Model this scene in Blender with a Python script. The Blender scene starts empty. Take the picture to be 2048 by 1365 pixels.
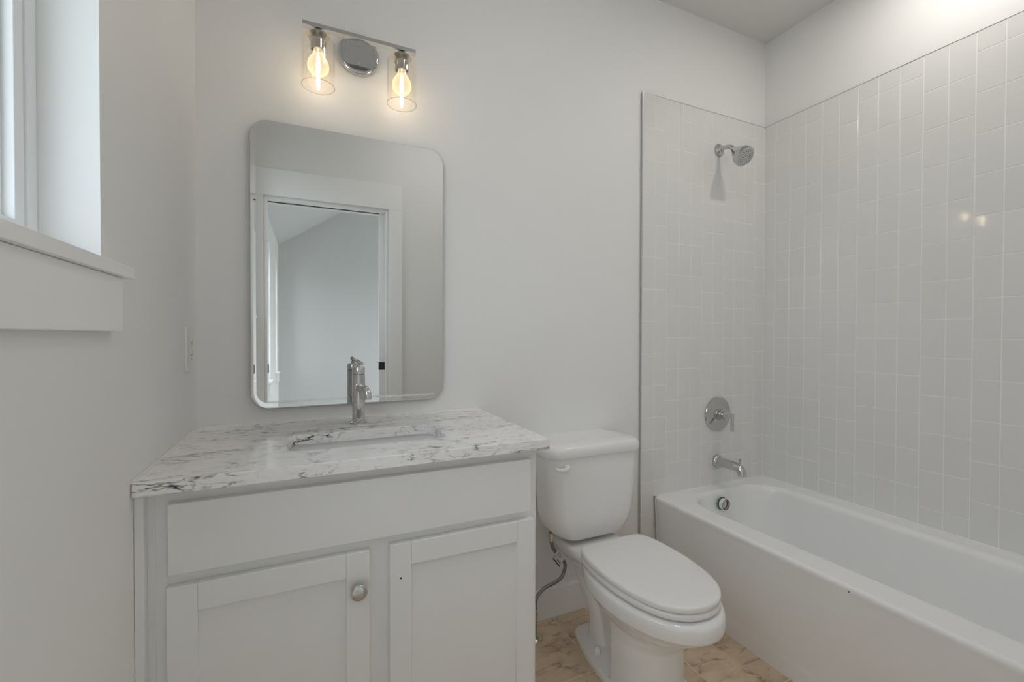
import bpy, bmesh, math, random
from mathutils import Vector, Matrix

SC = bpy.context.scene
COL = SC.collection
random.seed(7)
PI = math.pi

# ------------------------------------------------------------------ camera
YAW, PITCH, ROLL, FPX = 0.4303, -0.0122, 0.0031, 888.44
CAM = Vector((0.3061, -1.617, 1.1779))
_F = Vector((math.sin(YAW) * math.cos(PITCH), math.cos(YAW) * math.cos(PITCH), math.sin(PITCH)))
_r = Vector((math.cos(YAW), -math.sin(YAW), 0))
_u = _r.cross(_F)
_R = _r * math.cos(ROLL) + _u * math.sin(ROLL)
_U = _u * math.cos(ROLL) - _r * math.sin(ROLL)
cam_data = bpy.data.cameras.new('camera')
cam_data.sensor_width = 36.0
cam_data.lens = FPX / 2048 * 36
cam_data.clip_start = 0.02
cam = bpy.data.objects.new('camera', cam_data)
cam.matrix_world = Matrix(((_R.x, _U.x, -_F.x, CAM.x), (_R.y, _U.y, -_F.y, CAM.y), (_R.z, _U.z, -_F.z, CAM.z), (0, 0, 0, 1)))
COL.objects.link(cam)
SC.camera = cam

# ------------------------------------------------------------------ light and exposure
VS = SC.view_settings
VS.view_transform = 'Standard'
VS.look = 'None'
VS.gamma = 1.0
VS.use_curve_mapping = False
VS.exposure = -0.54
SKY_STRENGTH = 14.0
BULB_POWER = 78.0        # filament emission
DOWNLIGHT_POWER = 215.0   # ceiling can over the tub
FILL_POWER = 26.0         # unseen ceiling lamp added to fill the bathroom with light
SC.cycles.use_denoising = True
SC.cycles.max_bounces = 14
SC.cycles.diffuse_bounces = 8
SC.cycles.glossy_bounces = 6
SC.cycles.transparent_max_bounces = 24
SC.cycles.caustics_reflective = False
SC.cycles.caustics_refractive = False
SC.cycles.sample_clamp_indirect = 6.0
world = bpy.data.worlds.new('daylight')
SC.world = world
world.use_nodes = True
wn = world.node_tree
_tc = wn.nodes.new('ShaderNodeTexCoord')
_sp = wn.nodes.new('ShaderNodeSeparateXYZ')
_rp = wn.nodes.new('ShaderNodeValToRGB')
wn.links.new(_tc.outputs['Generated'], _sp.inputs[0])
wn.links.new(_sp.outputs[2], _rp.inputs[0])
_rp.color_ramp.elements[0].position, _rp.color_ramp.elements[0].color = 0.0, (0.30, 0.32, 0.31, 1)     # ground
_rp.color_ramp.elements[1].position, _rp.color_ramp.elements[1].color = 0.06, (0.88, 0.945, 1.0, 1)     # overcast sky
wn.links.new(_rp.outputs[0], wn.nodes['Background'].inputs['Color'])
wn.nodes['Background'].inputs['Strength'].default_value = SKY_STRENGTH


def portal(name, loc, sx, sy, rot):
    l = bpy.data.lights.new(name, 'AREA')
    l.shape = 'RECTANGLE'
    l.size, l.size_y = sx, sy
    l.cycles.is_portal = True
    o = bpy.data.objects.new(name, l)
    o.location = loc
    o.rotation_euler = rot
    COL.objects.link(o)


# windows in the left wall: (y0, y1, z0, z1)
WIN1 = (-1.42, -0.68, 1.295, 2.30)
WIN2 = (-2.92, -2.62, 0.78, 1.97)
WIN3 = (-3.86, -3.62, 0.78, 1.97)
FILL_WIN = (-3.9, -2.1, 0.5, 2.0)      # unseen opening added so more daylight comes through the doorway
portal('daylight_portal', (3.75, -3.0, 1.25), 1.6, 1.9, (0, PI / 2, 0))  # sky sampling for the added opening
for i, wv in enumerate((WIN1, WIN2, WIN3)):
    portal('daylight_portal', (-0.16, (wv[0] + wv[1]) / 2, (wv[2] + wv[3]) / 2), wv[3] - wv[2] + 0.1, wv[1] - wv[0] + 0.1, (0, -PI / 2, 0))

# ------------------------------------------------------------------ room constants
W, H = 2.5394, 2.7453
TF = 0.009                      # tile face stands this far off the wall
CZ = 0.896                      # counter top
DOOR_Y = -1.58
BED_Y = -4.10


# ------------------------------------------------------------------ materials
class NT:
    def __init__(s, name):
        s.m = bpy.data.materials.new(name)
        s.m.use_nodes = True
        s.t = s.m.node_tree
        s.p = s.t.nodes.get('Principled BSDF')
        s.out = s.t.nodes.get('Material Output')

    def n(s, typ, ins=None, **kw):
        nd = s.t.nodes.new('ShaderNode' + typ)
        for k, v in kw.items():
            setattr(nd, k, v)
        for k, v in (ins or {}).items():
            if isinstance(v, bpy.types.NodeSocket):
                s.t.links.new(v, nd.inputs[k])
            else:
                nd.inputs[k].default_value = v
        return nd

    def link(s, a, b):
        s.t.links.new(a, b)

    def math(s, op, a, b=0.0, c=None, clamp=False):
        nd = s.t.nodes.new('ShaderNodeMath')
        nd.operation = op
        nd.use_clamp = clamp
        for i, v in enumerate((a, b, c)):
            if v is None:
                continue
            if isinstance(v, bpy.types.NodeSocket):
                s.t.links.new(v, nd.inputs[i])
            else:
                nd.inputs[i].default_value = v
        return nd.outputs[0]

    def ramp(s, fac, stops):
        nd = s.t.nodes.new('ShaderNodeValToRGB')
        e = nd.color_ramp.elements
        while len(e) < len(stops):
            e.new(0.5)
        for el, (p, c) in zip(e, stops):
            el.position = p
            el.color = (c, c, c, 1) if isinstance(c, (int, float)) else (*c, 1)
        s.t.links.new(fac, nd.inputs[0])
        return nd.outputs[0]


def simple(name, col, rough=0.5, metal=0.0, bump=0.0, bscale=200.0, coat=0.0, spec=0.5):
    k = NT(name)
    k.p.inputs['Base Color'].default_value = (*col, 1)
    k.p.inputs['Roughness'].default_value = rough
    k.p.inputs['Metallic'].default_value = metal
    k.p.inputs['Coat Weight'].default_value = coat
    k.p.inputs['Coat Roughness'].default_value = 0.04
    k.p.inputs['Specular IOR Level'].default_value = spec
    tc = k.n('TexCoord')
    ns = k.n('TexNoise', {'Vector': tc.outputs['Object'], 'Scale': bscale, 'Detail': 3.0})
    if bump:
        bp = k.n('Bump', {'Height': ns.outputs['Fac'], 'Strength': bump, 'Distance': 0.002})
        k.link(bp.outputs[0], k.p.inputs['Normal'])
    else:
        rr = k.math('MULTIPLY_ADD', ns.outputs['Fac'], 0.02, max(rough - 0.01, 0.0))
        k.link(rr, k.p.inputs['Roughness'])
    return k.m


M_WALL = simple('wall_paint', (0.83, 0.825, 0.815), 0.5, bump=0.06, bscale=260, spec=0.35)
M_CEIL = simple('ceiling_paint', (0.73, 0.72, 0.705), 0.8, bump=0.05, bscale=200, spec=0.2)
M_TRIM = simple('trim_paint', (0.89, 0.89, 0.885), 0.35, bump=0.02, bscale=120)
M_CAB = simple('cabinet_paint', (0.85, 0.85, 0.85), 0.42, bump=0.02, bscale=150, spec=0.4)
M_PORC = simple('vitreous_porcelain', (0.85, 0.845, 0.84), 0.09, coat=0.4)
M_SEAT = simple('seat_plastic', (0.84, 0.83, 0.82), 0.14, coat=0.2)
M_ENAMEL = simple('bath_enamel', (0.88, 0.88, 0.88), 0.10, coat=0.4)
M_CHROME = simple('polished_chrome', (0.60, 0.60, 0.60), 0.05, 1.0)
M_CHROME2 = simple('satin_chrome', (0.60, 0.60, 0.59), 0.22, 1.0)
M_BRASS = simple('nickel_brass', (0.72, 0.64, 0.46), 0.12, 1.0)
M_BLACK = simple('black_metal', (0.02, 0.02, 0.02), 0.4)
M_DARK = simple('dark_recess', (0.015, 0.015, 0.015), 0.8)
M_RUBBER = simple('nozzle_rubber', (0.03, 0.03, 0.03), 0.6)
M_FACE = simple('spray_face_plastic', (0.60, 0.60, 0.59), 0.3)
M_PLATE = simple('outlet_plastic', (0.78, 0.77, 0.74), 0.3)
M_CAULK = simple('white_caulk', (0.84, 0.83, 0.81), 0.5)
M_VINYL = simple('window_vinyl', (0.84, 0.85, 0.86), 0.3)
M_GREEN = simple('green_gasket', (0.03, 0.13, 0.085), 0.5)
M_PVC = simple('white_pipe_plastic', (0.84, 0.82, 0.82), 0.35)
M_RUST = simple('brown_rim', (0.11, 0.05, 0.04), 0.5)
M_PAPER = simple('tag_paper', (0.72, 0.73, 0.74), 0.6)
M_INK = simple('tag_ink', (0.05, 0.05, 0.06), 0.6)
M_GROUT = simple('tile_grout', (0.88, 0.875, 0.86), 0.8, bump=0.1, bscale=400)
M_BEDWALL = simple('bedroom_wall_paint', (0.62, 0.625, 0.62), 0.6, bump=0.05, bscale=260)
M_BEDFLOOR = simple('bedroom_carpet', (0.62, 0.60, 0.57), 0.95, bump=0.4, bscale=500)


def tile_mat():
    k = NT('white_glazed_tile')
    k.p.inputs['Roughness'].default_value = 0.07
    k.p.inputs['Specular IOR Level'].default_value = 0.5
    at = k.n('Attribute', attribute_name='tone')
    f = k.math('MULTIPLY_ADD', at.outputs['Fac'], 0.02, 0.98)
    mx = k.n('Mix', {'Factor': 1.0}, data_type='RGBA', blend_type='MULTIPLY')
    mx.inputs[6].default_value = (0.77, 0.765, 0.75, 1)
    k.link(f, mx.inputs[7])
    k.link(mx.outputs[2], k.p.inputs['Base Color'])
    tc = k.n('TexCoord')
    ns = k.n('TexNoise', {'Vector': tc.outputs['Object'], 'Scale': 14.0, 'Detail': 1.0})
    bp = k.n('Bump', {'Height': ns.outputs['Fac'], 'Strength': 0.03, 'Distance': 0.01})
    k.link(bp.outputs[0], k.p.inputs['Normal'])
    return k.m


def marble_mat():
    k = NT('white_marble')
    k.p.inputs['Roughness'].default_value = 0.12
    tc = k.n('TexCoord')
    mp = k.n('Mapping', {'Vector': tc.outputs['Object'], 'Rotation': (0.2, 0.35, 0.22), 'Scale': (0.52, 1.9, 1.7)})
    wp = k.n('TexNoise', {'Vector': mp.outputs[0], 'Scale': 5.0, 'Detail': 5.0, 'Roughness': 0.6})
    wv = k.n('VectorMath', {0: wp.outputs['Color'], 1: (0.5, 0.5, 0.5)}, operation='SUBTRACT')
    ws = k.n('VectorMath', {0: wv.outputs[0], 'Scale': 0.34}, operation='SCALE')
    pv = k.n('VectorMath', {0: mp.outputs[0], 1: ws.outputs[0]}, operation='ADD')

    def vein(scale, off, width, detail=2.0):
        a = k.n('VectorMath', {0: pv.outputs[0], 1: off}, operation='ADD')
        v = k.n('TexVoronoi', {'Vector': a.outputs[0], 'Scale': scale}, feature='DISTANCE_TO_EDGE')
        return k.ramp(v.outputs['Distance'], [(0.0, 1.0), (width * 0.4, 0.75), (width, 0.0)])
    v1 = vein(5.5, (1.3, 0.2, 0.7), 0.030)
    v2 = vein(11.0, (4.1, 2.2, 0.1), 0.040)
    v3 = vein(20.0, (0.4, 7.2, 3.1), 0.06)
    n1 = k.n('TexNoise', {'Vector': mp.outputs[0], 'Scale': 4.5, 'Detail': 4.0, 'Roughness': 0.65})
    n2 = k.n('TexNoise', {'Vector': tc.outputs['Object'], 'Scale': 9.0, 'Detail': 3.0, 'Roughness': 0.6})
    n3 = k.n('TexNoise', {'Vector': tc.outputs['Object'], 'Scale': 34.0, 'Detail': 3.0, 'Roughness': 0.7})
    m1 = k.ramp(n1.outputs['Fac'], [(0.44, 0.0), (0.56, 1.0)])
    m2 = k.ramp(n2.outputs['Fac'], [(0.45, 0.0), (0.60, 1.0)])
    m3 = k.ramp(n3.outputs['Fac'], [(0.45, 0.0), (0.60, 1.0)])
    a = k.math('MULTIPLY', v1, k.math('MULTIPLY', m1, k.math('MULTIPLY_ADD', m3, 0.7, 0.3)))
    b = k.math('MULTIPLY', k.math('MULTIPLY', v2, m2), k.math('MULTIPLY_ADD', m3, 0.6, 0.25))
    c = k.math('MULTIPLY', k.math('MULTIPLY', v3, k.math('MULTIPLY_ADD', m2, 0.85, 0.15)), k.math('MULTIPLY', m3, 0.6))
    cloud = k.ramp(n1.outputs['Fac'], [(0.42, 0.0), (0.78, 0.14)])
    s = k.math('ADD', k.math('MULTIPLY', a, 0.95), k.math('ADD', k.math('MULTIPLY', b, 0.75), c))
    s = k.math('ADD', s, cloud, clamp=True)
    col = k.ramp(s, [(0.0, (0.94, 0.925, 0.915)), (0.3, (0.56, 0.55, 0.55)), (0.7, (0.19, 0.19, 0.20)), (1.0, (0.05, 0.05, 0.055))])
    k.link(col, k.p.inputs['Base Color'])
    return k.m


def floor_mat():
    k = NT('brown_marble_floor_tile')
    k.p.inputs['Roughness'].default_value = 0.28
    tc = k.n('TexCoord')
    sep = k.n('SeparateXYZ', {0: tc.outputs['Object']})

    def cell(sock, off, size):
        u = k.math('DIVIDE', k.math('SUBTRACT', sock, off), size)
        fl = k.math('FLOOR', u)
        fr = k.math('SUBTRACT', u, fl)
        d = k.math('MULTIPLY', k.math('MINIMUM', fr, k.math('SUBTRACT', 1.0, fr)), size)
        return fl, d
    ix, dx = cell(sep.outputs[0], 1.231, 0.3110)
    iy, dy = cell(sep.outputs[1], -0.334, 0.3085)
    d = k.math('MINIMUM', dx, dy)
    grout = k.math('LESS_THAN', d, 0.0018)
    comb = k.n('CombineXYZ', {0: k.math('MULTIPLY', ix, 3.7), 1: k.math('MULTIPLY', iy, 5.3), 2: k.math('ADD', ix, iy)})
    pos = k.n('VectorMath', {0: tc.outputs['Object'], 1: comb.outputs[0]}, operation='ADD')
    mp = k.n('Mapping', {'Vector': pos.outputs[0], 'Rotation': (0, 0, 0.5), 'Scale': (0.8, 2.4, 1.0)})
    wp = k.n('TexNoise', {'Vector': mp.outputs[0], 'Scale': 7.0, 'Detail': 5.0, 'Roughness': 0.6})
    wv = k.n('VectorMath', {0: wp.outputs['Color'], 1: (0.5, 0.5, 0.5)}, operation='SUBTRACT')
    ws = k.n('VectorMath', {0: wv.outputs[0], 'Scale': 0.25}, operation='SCALE')
    pv = k.n('VectorMath', {0: mp.outputs[0], 1: ws.outputs[0]}, operation='ADD')
    v = k.n('TexVoronoi', {'Vector': pv.outputs[0], 'Scale': 6.0}, feature='DISTANCE_TO_EDGE')
    vein = k.ramp(v.outputs['Distance'], [(0.0, 1.0), (0.018, 0.5), (0.10, 0.0)])
    n1 = k.n('TexNoise', {'Vector': mp.outputs[0], 'Scale': 6.0, 'Detail': 6.0, 'Roughness': 0.65})
    n2 = k.n('TexNoise', {'Vector': pos.outputs[0], 'Scale': 16.0, 'Detail': 3.0})
    msk = k.ramp(n2.outputs['Fac'], [(0.42, 0.0), (0.62, 1.0)])
    base = k.ramp(n1.outputs['Fac'], [(0.25, (0.48, 0.355, 0.235)), (0.5, (0.70, 0.545, 0.395)), (0.75, (0.78, 0.635, 0.485))])
    mx = k.n('Mix', {'Factor': k.math('MULTIPLY', k.math('MULTIPLY', vein, msk), 0.85)}, data_type='RGBA')
    k.link(base, mx.inputs[6])
    mx.inputs[7].default_value = (0.07, 0.045, 0.03, 1)
    mg = k.n('Mix', {'Factor': grout}, data_type='RGBA')
    k.link(mx.outputs[2], mg.inputs[6])
    mg.inputs[7].default_value = (0.86, 0.72, 0.54, 1)
    k.link(mg.outputs[2], k.p.inputs['Base Color'])
    k.link(k.math('MULTIPLY_ADD', grout, 0.5, 0.28), k.p.inputs['Roughness'])
    bp = k.n('Bump', {'Height': k.math('SUBTRACT', 1.0, grout), 'Strength': 0.4, 'Distance': 0.001})
    k.link(bp.outputs[0], k.p.inputs['Normal'])
    return k.m


def glass_mat(name, tint, seeds=False, gloss=1.0):
    k = NT(name)
    tr = k.n('BsdfTransparent', {'Color': (*tint, 1)})
    gl = k.n('BsdfGlossy', {'Color': (1, 1, 1, 1), 'Roughness': 0.02})
    lw = k.n('LayerWeight', {'Blend': 0.5})
    fac = k.math('MULTIPLY', k.math('MULTIPLY_ADD', k.math('POWER', lw.outputs['Facing'], 5.0), 0.70, 0.035), gloss, clamp=True)
    if seeds:
        tc = k.n('TexCoord')
        v = k.n('TexVoronoi', {'Vector': tc.outputs['Object'], 'Scale': 150.0, 'Randomness': 1.0})
        sd = k.ramp(v.outputs['Distance'], [(0.0, 1.0), (0.12, 1.0), (0.22, 0.0)])
        n = k.n('TexNoise', {'Vector': tc.outputs['Object'], 'Scale': 60.0})
        sd = k.math('MULTIPLY', sd, k.ramp(n.outputs['Fac'], [(0.52, 0.0), (0.56, 1.0)]))
        bp = k.n('Bump', {'Height': sd, 'Strength': 0.8, 'Distance': 0.002})
        k.link(bp.outputs[0], gl.inputs['Normal'])
        fac = k.math('ADD', fac, k.math('MULTIPLY', sd, 0.35), clamp=True)
    mx = k.n('MixShader', {0: fac, 1: tr.outputs[0], 2: gl.outputs[0]})
    k.link(mx.outputs[0], k.out.inputs['Surface'])
    return k.m


def emit_mat(name, col, strength):
    k = NT(name)
    em = k.n('Emission', {'Color': (*col, 1), 'Strength': strength})
    k.link(em.outputs[0], k.out.inputs['Surface'])
    return k.m


def bulb_mat():
    k = NT('bloom_bulb_glass')
    tr = k.n('BsdfTransparent', {'Color': (1, 0.97, 0.92, 1)})
    em = k.n('Emission', {'Color': (1.0, 0.80, 0.50, 1), 'Strength': 2.6})  # warm glow put on the glass, standing in for bloom round the filament
    lw = k.n('LayerWeight', {'Blend': 0.35})
    fac = k.math('MULTIPLY_ADD', lw.outputs['Facing'], 0.40, 0.16)
    mx = k.n('MixShader', {0: fac, 1: tr.outputs[0], 2: em.outputs[0]})
    k.link(mx.outputs[0], k.out.inputs['Surface'])
    return k.m


M_TILE = tile_mat()
M_MARBLE = marble_mat()
M_FLOOR = floor_mat()
M_PANE = glass_mat('window_glass', (0.62, 0.64, 0.65))
M_PANE2 = glass_mat('clear_window_glass', (0.95, 0.97, 0.98))
M_SHADE = glass_mat('seeded_shade_glass', (1.0, 0.985, 0.955), True)
M_RIM = glass_mat('shade_rim_glass', (0.62, 0.57, 0.52))
M_BULB = bulb_mat()
M_FIL = emit_mat('lit_filament', (1.0, 0.86, 0.70), BULB_POWER)
M_CAN = emit_mat('downlight_lens', (1.0, 0.96, 0.91), DOWNLIGHT_POWER)
M_FILL_LAMP = emit_mat('fill_lamp_lens', (1.0, 0.98, 0.96), FILL_POWER)
M_MIRROR = simple('silvered_glass', (0.80, 0.812, 0.805), 0.0, 1.0)
M_MIRROR.node_tree.nodes['Principled BSDF'].inputs['Roughness'].default_value = 0.0
for l in list(M_MIRROR.node_tree.links):
    if l.to_socket.name == 'Roughness':
        M_MIRROR.node_tree.links.remove(l)


def braid_mat():
    k = NT('braided_steel')
    k.p.inputs['Metallic'].default_value = 0.8
    k.p.inputs['Roughness'].default_value = 0.4
    tc = k.n('TexCoord')
    w = k.n('TexWave', {'Vector': tc.outputs['Object'], 'Scale': 220.0, 'Distortion': 2.0})
    c = k.ramp(w.outputs['Fac'], [(0.0, (0.16, 0.16, 0.16)), (1.0, (0.36, 0.36, 0.36))])
    k.link(c, k.p.inputs['Base Color'])
    return k.m


M_BRAID = braid_mat()


# ------------------------------------------------------------------ mesh helpers
def bm_new():
    return bmesh.new()


def box(bm, x0, x1, y0, y1, z0, z1, mi=0):
    vs = [bm.verts.new(p) for p in ((x0, y0, z0), (x1, y0, z0), (x1, y1, z0), (x0, y1, z0), (x0, y0, z1), (x1, y0, z1), (x1, y1, z1), (x0, y1, z1))]
    for q in ((3, 2, 1, 0), (4, 5, 6, 7), (0, 1, 5, 4), (1, 2, 6, 5), (2, 3, 7, 6), (3, 0, 4, 7)):
        f = bm.faces.new([vs[i] for i in q])
        f.material_index = mi
    return vs


def loft(bm, rings, cap0=True, cap1=True, mi=0):
    vr = [[bm.verts.new(p) for p in r] for r in rings]
    n = len(vr[0])
    for a, b in zip(vr, vr[1:]):
        for i in range(n):
            f = bm.faces.new((a[i], a[(i + 1) % n], b[(i + 1) % n], b[i]))
            f.material_index = mi
    if cap0:
        bm.faces.new(vr[0][::-1]).material_index = mi
    if cap1:
        bm.faces.new(vr[-1]).material_index = mi
    return vr


def frame(axis):
    a = Vector(axis).normalized()
    t = Vector((0, 0, 1)) if abs(a.z) < 0.9 else Vector((1, 0, 0))
    u = a.cross(t).normalized()
    v = a.cross(u).normalized()
    return a, u, v


def lathe(bm, origin, axis, prof, n=40, cap0=True, cap1=True, mi=0):
    """prof: list of (distance along the axis, radius)"""
    a, u, v = frame(axis)
    o = Vector(origin)
    rings = []
    for (d, r) in prof:
        r = max(r, 1e-4)
        rings.append([o + a * d + (u * math.cos(2 * PI * i / n) + v * math.sin(2 * PI * i / n)) * r for i in range(n)])
    return loft(bm, rings, cap0, cap1, mi)


def catmull(pts, sub=8):
    P = [Vector(p) for p in pts]
    P = [P[0] * 2 - P[1]] + P + [P[-1] * 2 - P[-2]]
    out = []
    for i in range(1, len(P) - 2):
        p0, p1, p2, p3 = P[i - 1:i + 3]
        for j in range(sub):
            t = j / sub
            out.append(0.5 * ((2 * p1) + (p2 - p0) * t + (2 * p0 - 5 * p1 + 4 * p2 - p3) * t * t + (3 * p1 - p0 - 3 * p2 + p3) * t ** 3))
    out.append(P[-2])
    return out


def tube(bm, pts, rad, n=16, mi=0):
    P = [Vector(p) for p in pts]
    rads = rad if isinstance(rad, (list, tuple)) else [rad] * len(P)
    tang = [(P[min(i + 1, len(P) - 1)] - P[max(i - 1, 0)]).normalized() for i in range(len(P))]
    _, u, v = frame(tang[0])
    rings = []
    for i, p in enumerate(P):
        t = tang[i]
        u = (u - t * u.dot(t)).normalized()
        v = t.cross(u)
        rings.append([p + (u * math.cos(2 * PI * j / n) + v * math.sin(2 * PI * j / n)) * rads[i] for j in range(n)])
    return loft(bm, rings, mi=mi)


def rrect(x0, x1, y0, y1, r, nc=8):
    """counter-clockwise rounded rectangle, always 4*(nc+1) points"""
    r = max(min(r, (x1 - x0) / 2 - 1e-4, (y1 - y0) / 2 - 1e-4), 1e-4)
    pts = []
    for cx, cy, a0 in ((x1 - r, y1 - r, 0), (x0 + r, y1 - r, 90), (x0 + r, y0 + r, 180), (x1 - r, y0 + r, 270)):
        for i in range(nc + 1):
            a = math.radians(a0 + 90 * i / nc)
            pts.append((cx + r * math.cos(a), cy + r * math.sin(a)))
    return pts


def world_loc(o):
    v = Vector((0, 0, 0))
    while o:
        v += o.location
        o = o.parent
    return v


def obj(name, bm, mats, parent=None, smooth=None, bevel=0.0, seg=2, loc=None):
    """link the bmesh (in world coordinates) as ONE object, origin moved to its parent's or to loc"""
    bmesh.ops.recalc_face_normals(bm, faces=bm.faces)
    me = bpy.data.meshes.new(name)
    bm.to_mesh(me)
    bm.free()
    for m in (mats if isinstance(mats, (list, tuple)) else [mats]):
        me.materials.append(m)
    o = bpy.data.objects.new(name, me)
    COL.objects.link(o)
    if parent:
        me.transform(Matrix.Translation(-world_loc(parent)))
        o.parent = parent
    elif loc:
        me.transform(Matrix.Translation(-Vector(loc)))
        o.location = loc
    if smooth is not None:
        me.polygons.foreach_set('use_smooth', [True] * len(me.polygons))
        me.set_sharp_from_angle(angle=math.radians(smooth))
    if bevel:
        b = o.modifiers.new('bevel', 'BEVEL')
        b.width = bevel
        b.segments = seg
        b.limit_method = 'ANGLE'
        b.angle_limit = math.radians(40)
        me.polygons.foreach_set('use_smooth', [True] * len(me.polygons))
        b.harden_normals = True
        if smooth is None:
            me.set_sharp_from_angle(angle=math.radians(30))
    return o


def thing(name, label, cat, loc, group=None):
    o = bpy.data.objects.new(name, None)
    o.empty_display_size = 0.05
    o.location = loc
    COL.objects.link(o)
    o['label'] = label
    o['category'] = cat
    if group:
        o['group'] = group
    return o


def struct(name, bm, m, bevel=0.0, label=None, cat=None, **kw):
    o = obj(name, bm, m, bevel=bevel, **kw)
    o['kind'] = 'structure'
    if label:
        o['label'] = label
    if cat:
        o['category'] = cat
    return o


def struct_empty(name, loc, label, cat):
    o = thing(name, label, cat, loc)
    o['kind'] = 'structure'
    return o


def wall_holes(bm, axis, c0, c1, u0, u1, z0, z1, holes):
    """slab between c0 and c1 on axis; u is the other horizontal axis; holes (ua, ub, za, zb)"""
    us = sorted({u0, u1} | {h[0] for h in holes} | {h[1] for h in holes})
    zs = sorted({z0, z1} | {h[2] for h in holes} | {h[3] for h in holes})
    for ua, ub in zip(us, us[1:]):
        for za, zb in zip(zs, zs[1:]):
            um, zm = (ua + ub) / 2, (za + zb) / 2
            if any(h[0] < um < h[1] and h[2] < zm < h[3] for h in holes):
                continue
            if axis == 'x':
                box(bm, c0, c1, ua, ub, za, zb)
            else:
                box(bm, ua, ub, c0, c1, za, zb)
    bmesh.ops.remove_doubles(bm, verts=bm.verts, dist=1e-5)
    seen = {}
    for f in list(bm.faces):                       # drop the inner faces two cells share
        key = tuple(sorted(v.index for v in f.verts))
        seen.setdefault(key, []).append(f)
    bm.verts.index_update()
    seen = {}
    for f in bm.faces:
        seen.setdefault(frozenset(f.verts), []).append(f)
    dead = [f for fs in seen.values() if len(fs) > 1 for f in fs]
    bmesh.ops.delete(bm, geom=dead, context='FACES_ONLY')


# ------------------------------------------------------------------ the setting
bm = bm_new()
wall_holes(bm, 'x', -0.14, 0.0, BED_Y, 0.0, 0.0, H + 0.8, [WIN1, WIN2, WIN3])
struct('wall_left', bm, M_WALL, label='painted left wall with a deep window opening', cat='wall')
bm = bm_new()
box(bm, -0.14, W + 0.12, 0.0, 0.12, 0.0, H)
struct('wall_back', bm, M_WALL, label='pale painted wall behind the vanity and toilet', cat='wall')
bm = bm_new()
box(bm, W, W + 0.12, DOOR_Y, 0.0, 0.0, H)
struct('wall_right', bm, M_WALL, label='pale painted wall above the long tiled side of the bathtub', cat='wall')
bm = bm_new()
DX0, DX1, DZ = 0.06, 0.809, 2.04
wall_holes(bm, 'y', DOOR_Y - 0.115, DOOR_Y, 0.0, 3.6, 0.0, H + 0.8, [(DX0, DX1, 0.0, DZ)])
struct('wall_front', bm, M_WALL, label='wall with the doorway, seen in the mirror', cat='wall')
bm = bm_new()
box(bm, 0.0, W, DOOR_Y, 0.0, H, H + 0.05)
struct('ceiling', bm, M_CEIL, label='flat painted bathroom ceiling', cat='ceiling')
bm = bm_new()
box(bm, 0.0, W, DOOR_Y - 0.06, 0.0, -0.05, 0.0)
struct('floor', bm, M_FLOOR, label='brown marble tiled bathroom floor', cat='floor')

# the room beyond the doorway, seen in the mirror
bm = bm_new()
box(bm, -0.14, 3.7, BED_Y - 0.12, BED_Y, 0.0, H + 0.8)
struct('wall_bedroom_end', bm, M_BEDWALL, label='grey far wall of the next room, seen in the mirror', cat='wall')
bm = bm_new()
wall_holes(bm, 'x', 3.6, 3.7, BED_Y, DOOR_Y - 0.115, 0.0, H + 0.8, [FILL_WIN])  # the hole is an added, unseen opening that brightens the next room
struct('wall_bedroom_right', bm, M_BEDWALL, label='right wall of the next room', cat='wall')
bm = bm_new()
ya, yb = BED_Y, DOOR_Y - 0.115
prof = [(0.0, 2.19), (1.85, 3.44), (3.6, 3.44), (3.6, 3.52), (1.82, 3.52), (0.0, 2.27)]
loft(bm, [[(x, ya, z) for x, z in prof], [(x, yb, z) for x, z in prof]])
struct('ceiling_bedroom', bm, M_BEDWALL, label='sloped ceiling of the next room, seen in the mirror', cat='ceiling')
bm = bm_new()
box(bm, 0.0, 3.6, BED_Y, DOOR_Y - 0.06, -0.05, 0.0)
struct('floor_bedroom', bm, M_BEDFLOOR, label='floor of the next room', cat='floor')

# doorway
d = struct_empty('door_1', ((DX0 + DX1) / 2, DOOR_Y - 0.05, 0.0), 'white cased pocket doorway, seen in the mirror', 'doorway')
bm = bm_new()
box(bm, DX0, DX0 + 0.014, DOOR_Y - 0.115, DOOR_Y, 0, DZ)
box(bm, DX1 - 0.014, DX1, DOOR_Y - 0.040, DOOR_Y, 0, DZ)
box(bm, DX1 - 0.014, DX1, DOOR_Y - 0.115, DOOR_Y - 0.078, 0, DZ)
box(bm, DX0 + 0.014, DX1 - 0.014, DOOR_Y - 0.04, DOOR_Y, DZ - 0.016, DZ)
box(bm, DX0 + 0.014, DX1 - 0.014, DOOR_Y - 0.115, DOOR_Y - 0.075, DZ - 0.016, DZ)
obj('jamb', bm, M_TRIM, d, bevel=0.0015)
bm = bm_new()
box(bm, DX0 + 0.014, DX1 - 0.014, DOOR_Y - 0.075, DOOR_Y - 0.04, DZ - 0.012, DZ - 0.001)
obj('door_track', bm, M_DARK, d)
bm = bm_new()
box(bm, 0.001, DX0 - 0.006, DOOR_Y, DOOR_Y + 0.018, 0, DZ + 0.006)
box(bm, DX1 + 0.006, 0.904, DOOR_Y, DOOR_Y + 0.018, 0, DZ + 0.006)
box(bm, 0.001, 0.904, DOOR_Y, DOOR_Y + 0.018, DZ + 0.0062, DZ + 0.175)
obj('casing', bm, M_TRIM, d, bevel=0.002)
bm = bm_new()
box(bm, 0.001, DX0 - 0.006, DOOR_Y - 0.133, DOOR_Y - 0.115, 0, DZ + 0.006)
box(bm, DX1 + 0.006, 0.904, DOOR_Y - 0.133, DOOR_Y - 0.115, 0, DZ + 0.006)
box(bm, 0.001, 0.904, DOOR_Y - 0.133, DOOR_Y - 0.115, DZ + 0.0062, DZ + 0.175)
obj('rear_casing', bm, M_TRIM, d, bevel=0.002)
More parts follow.
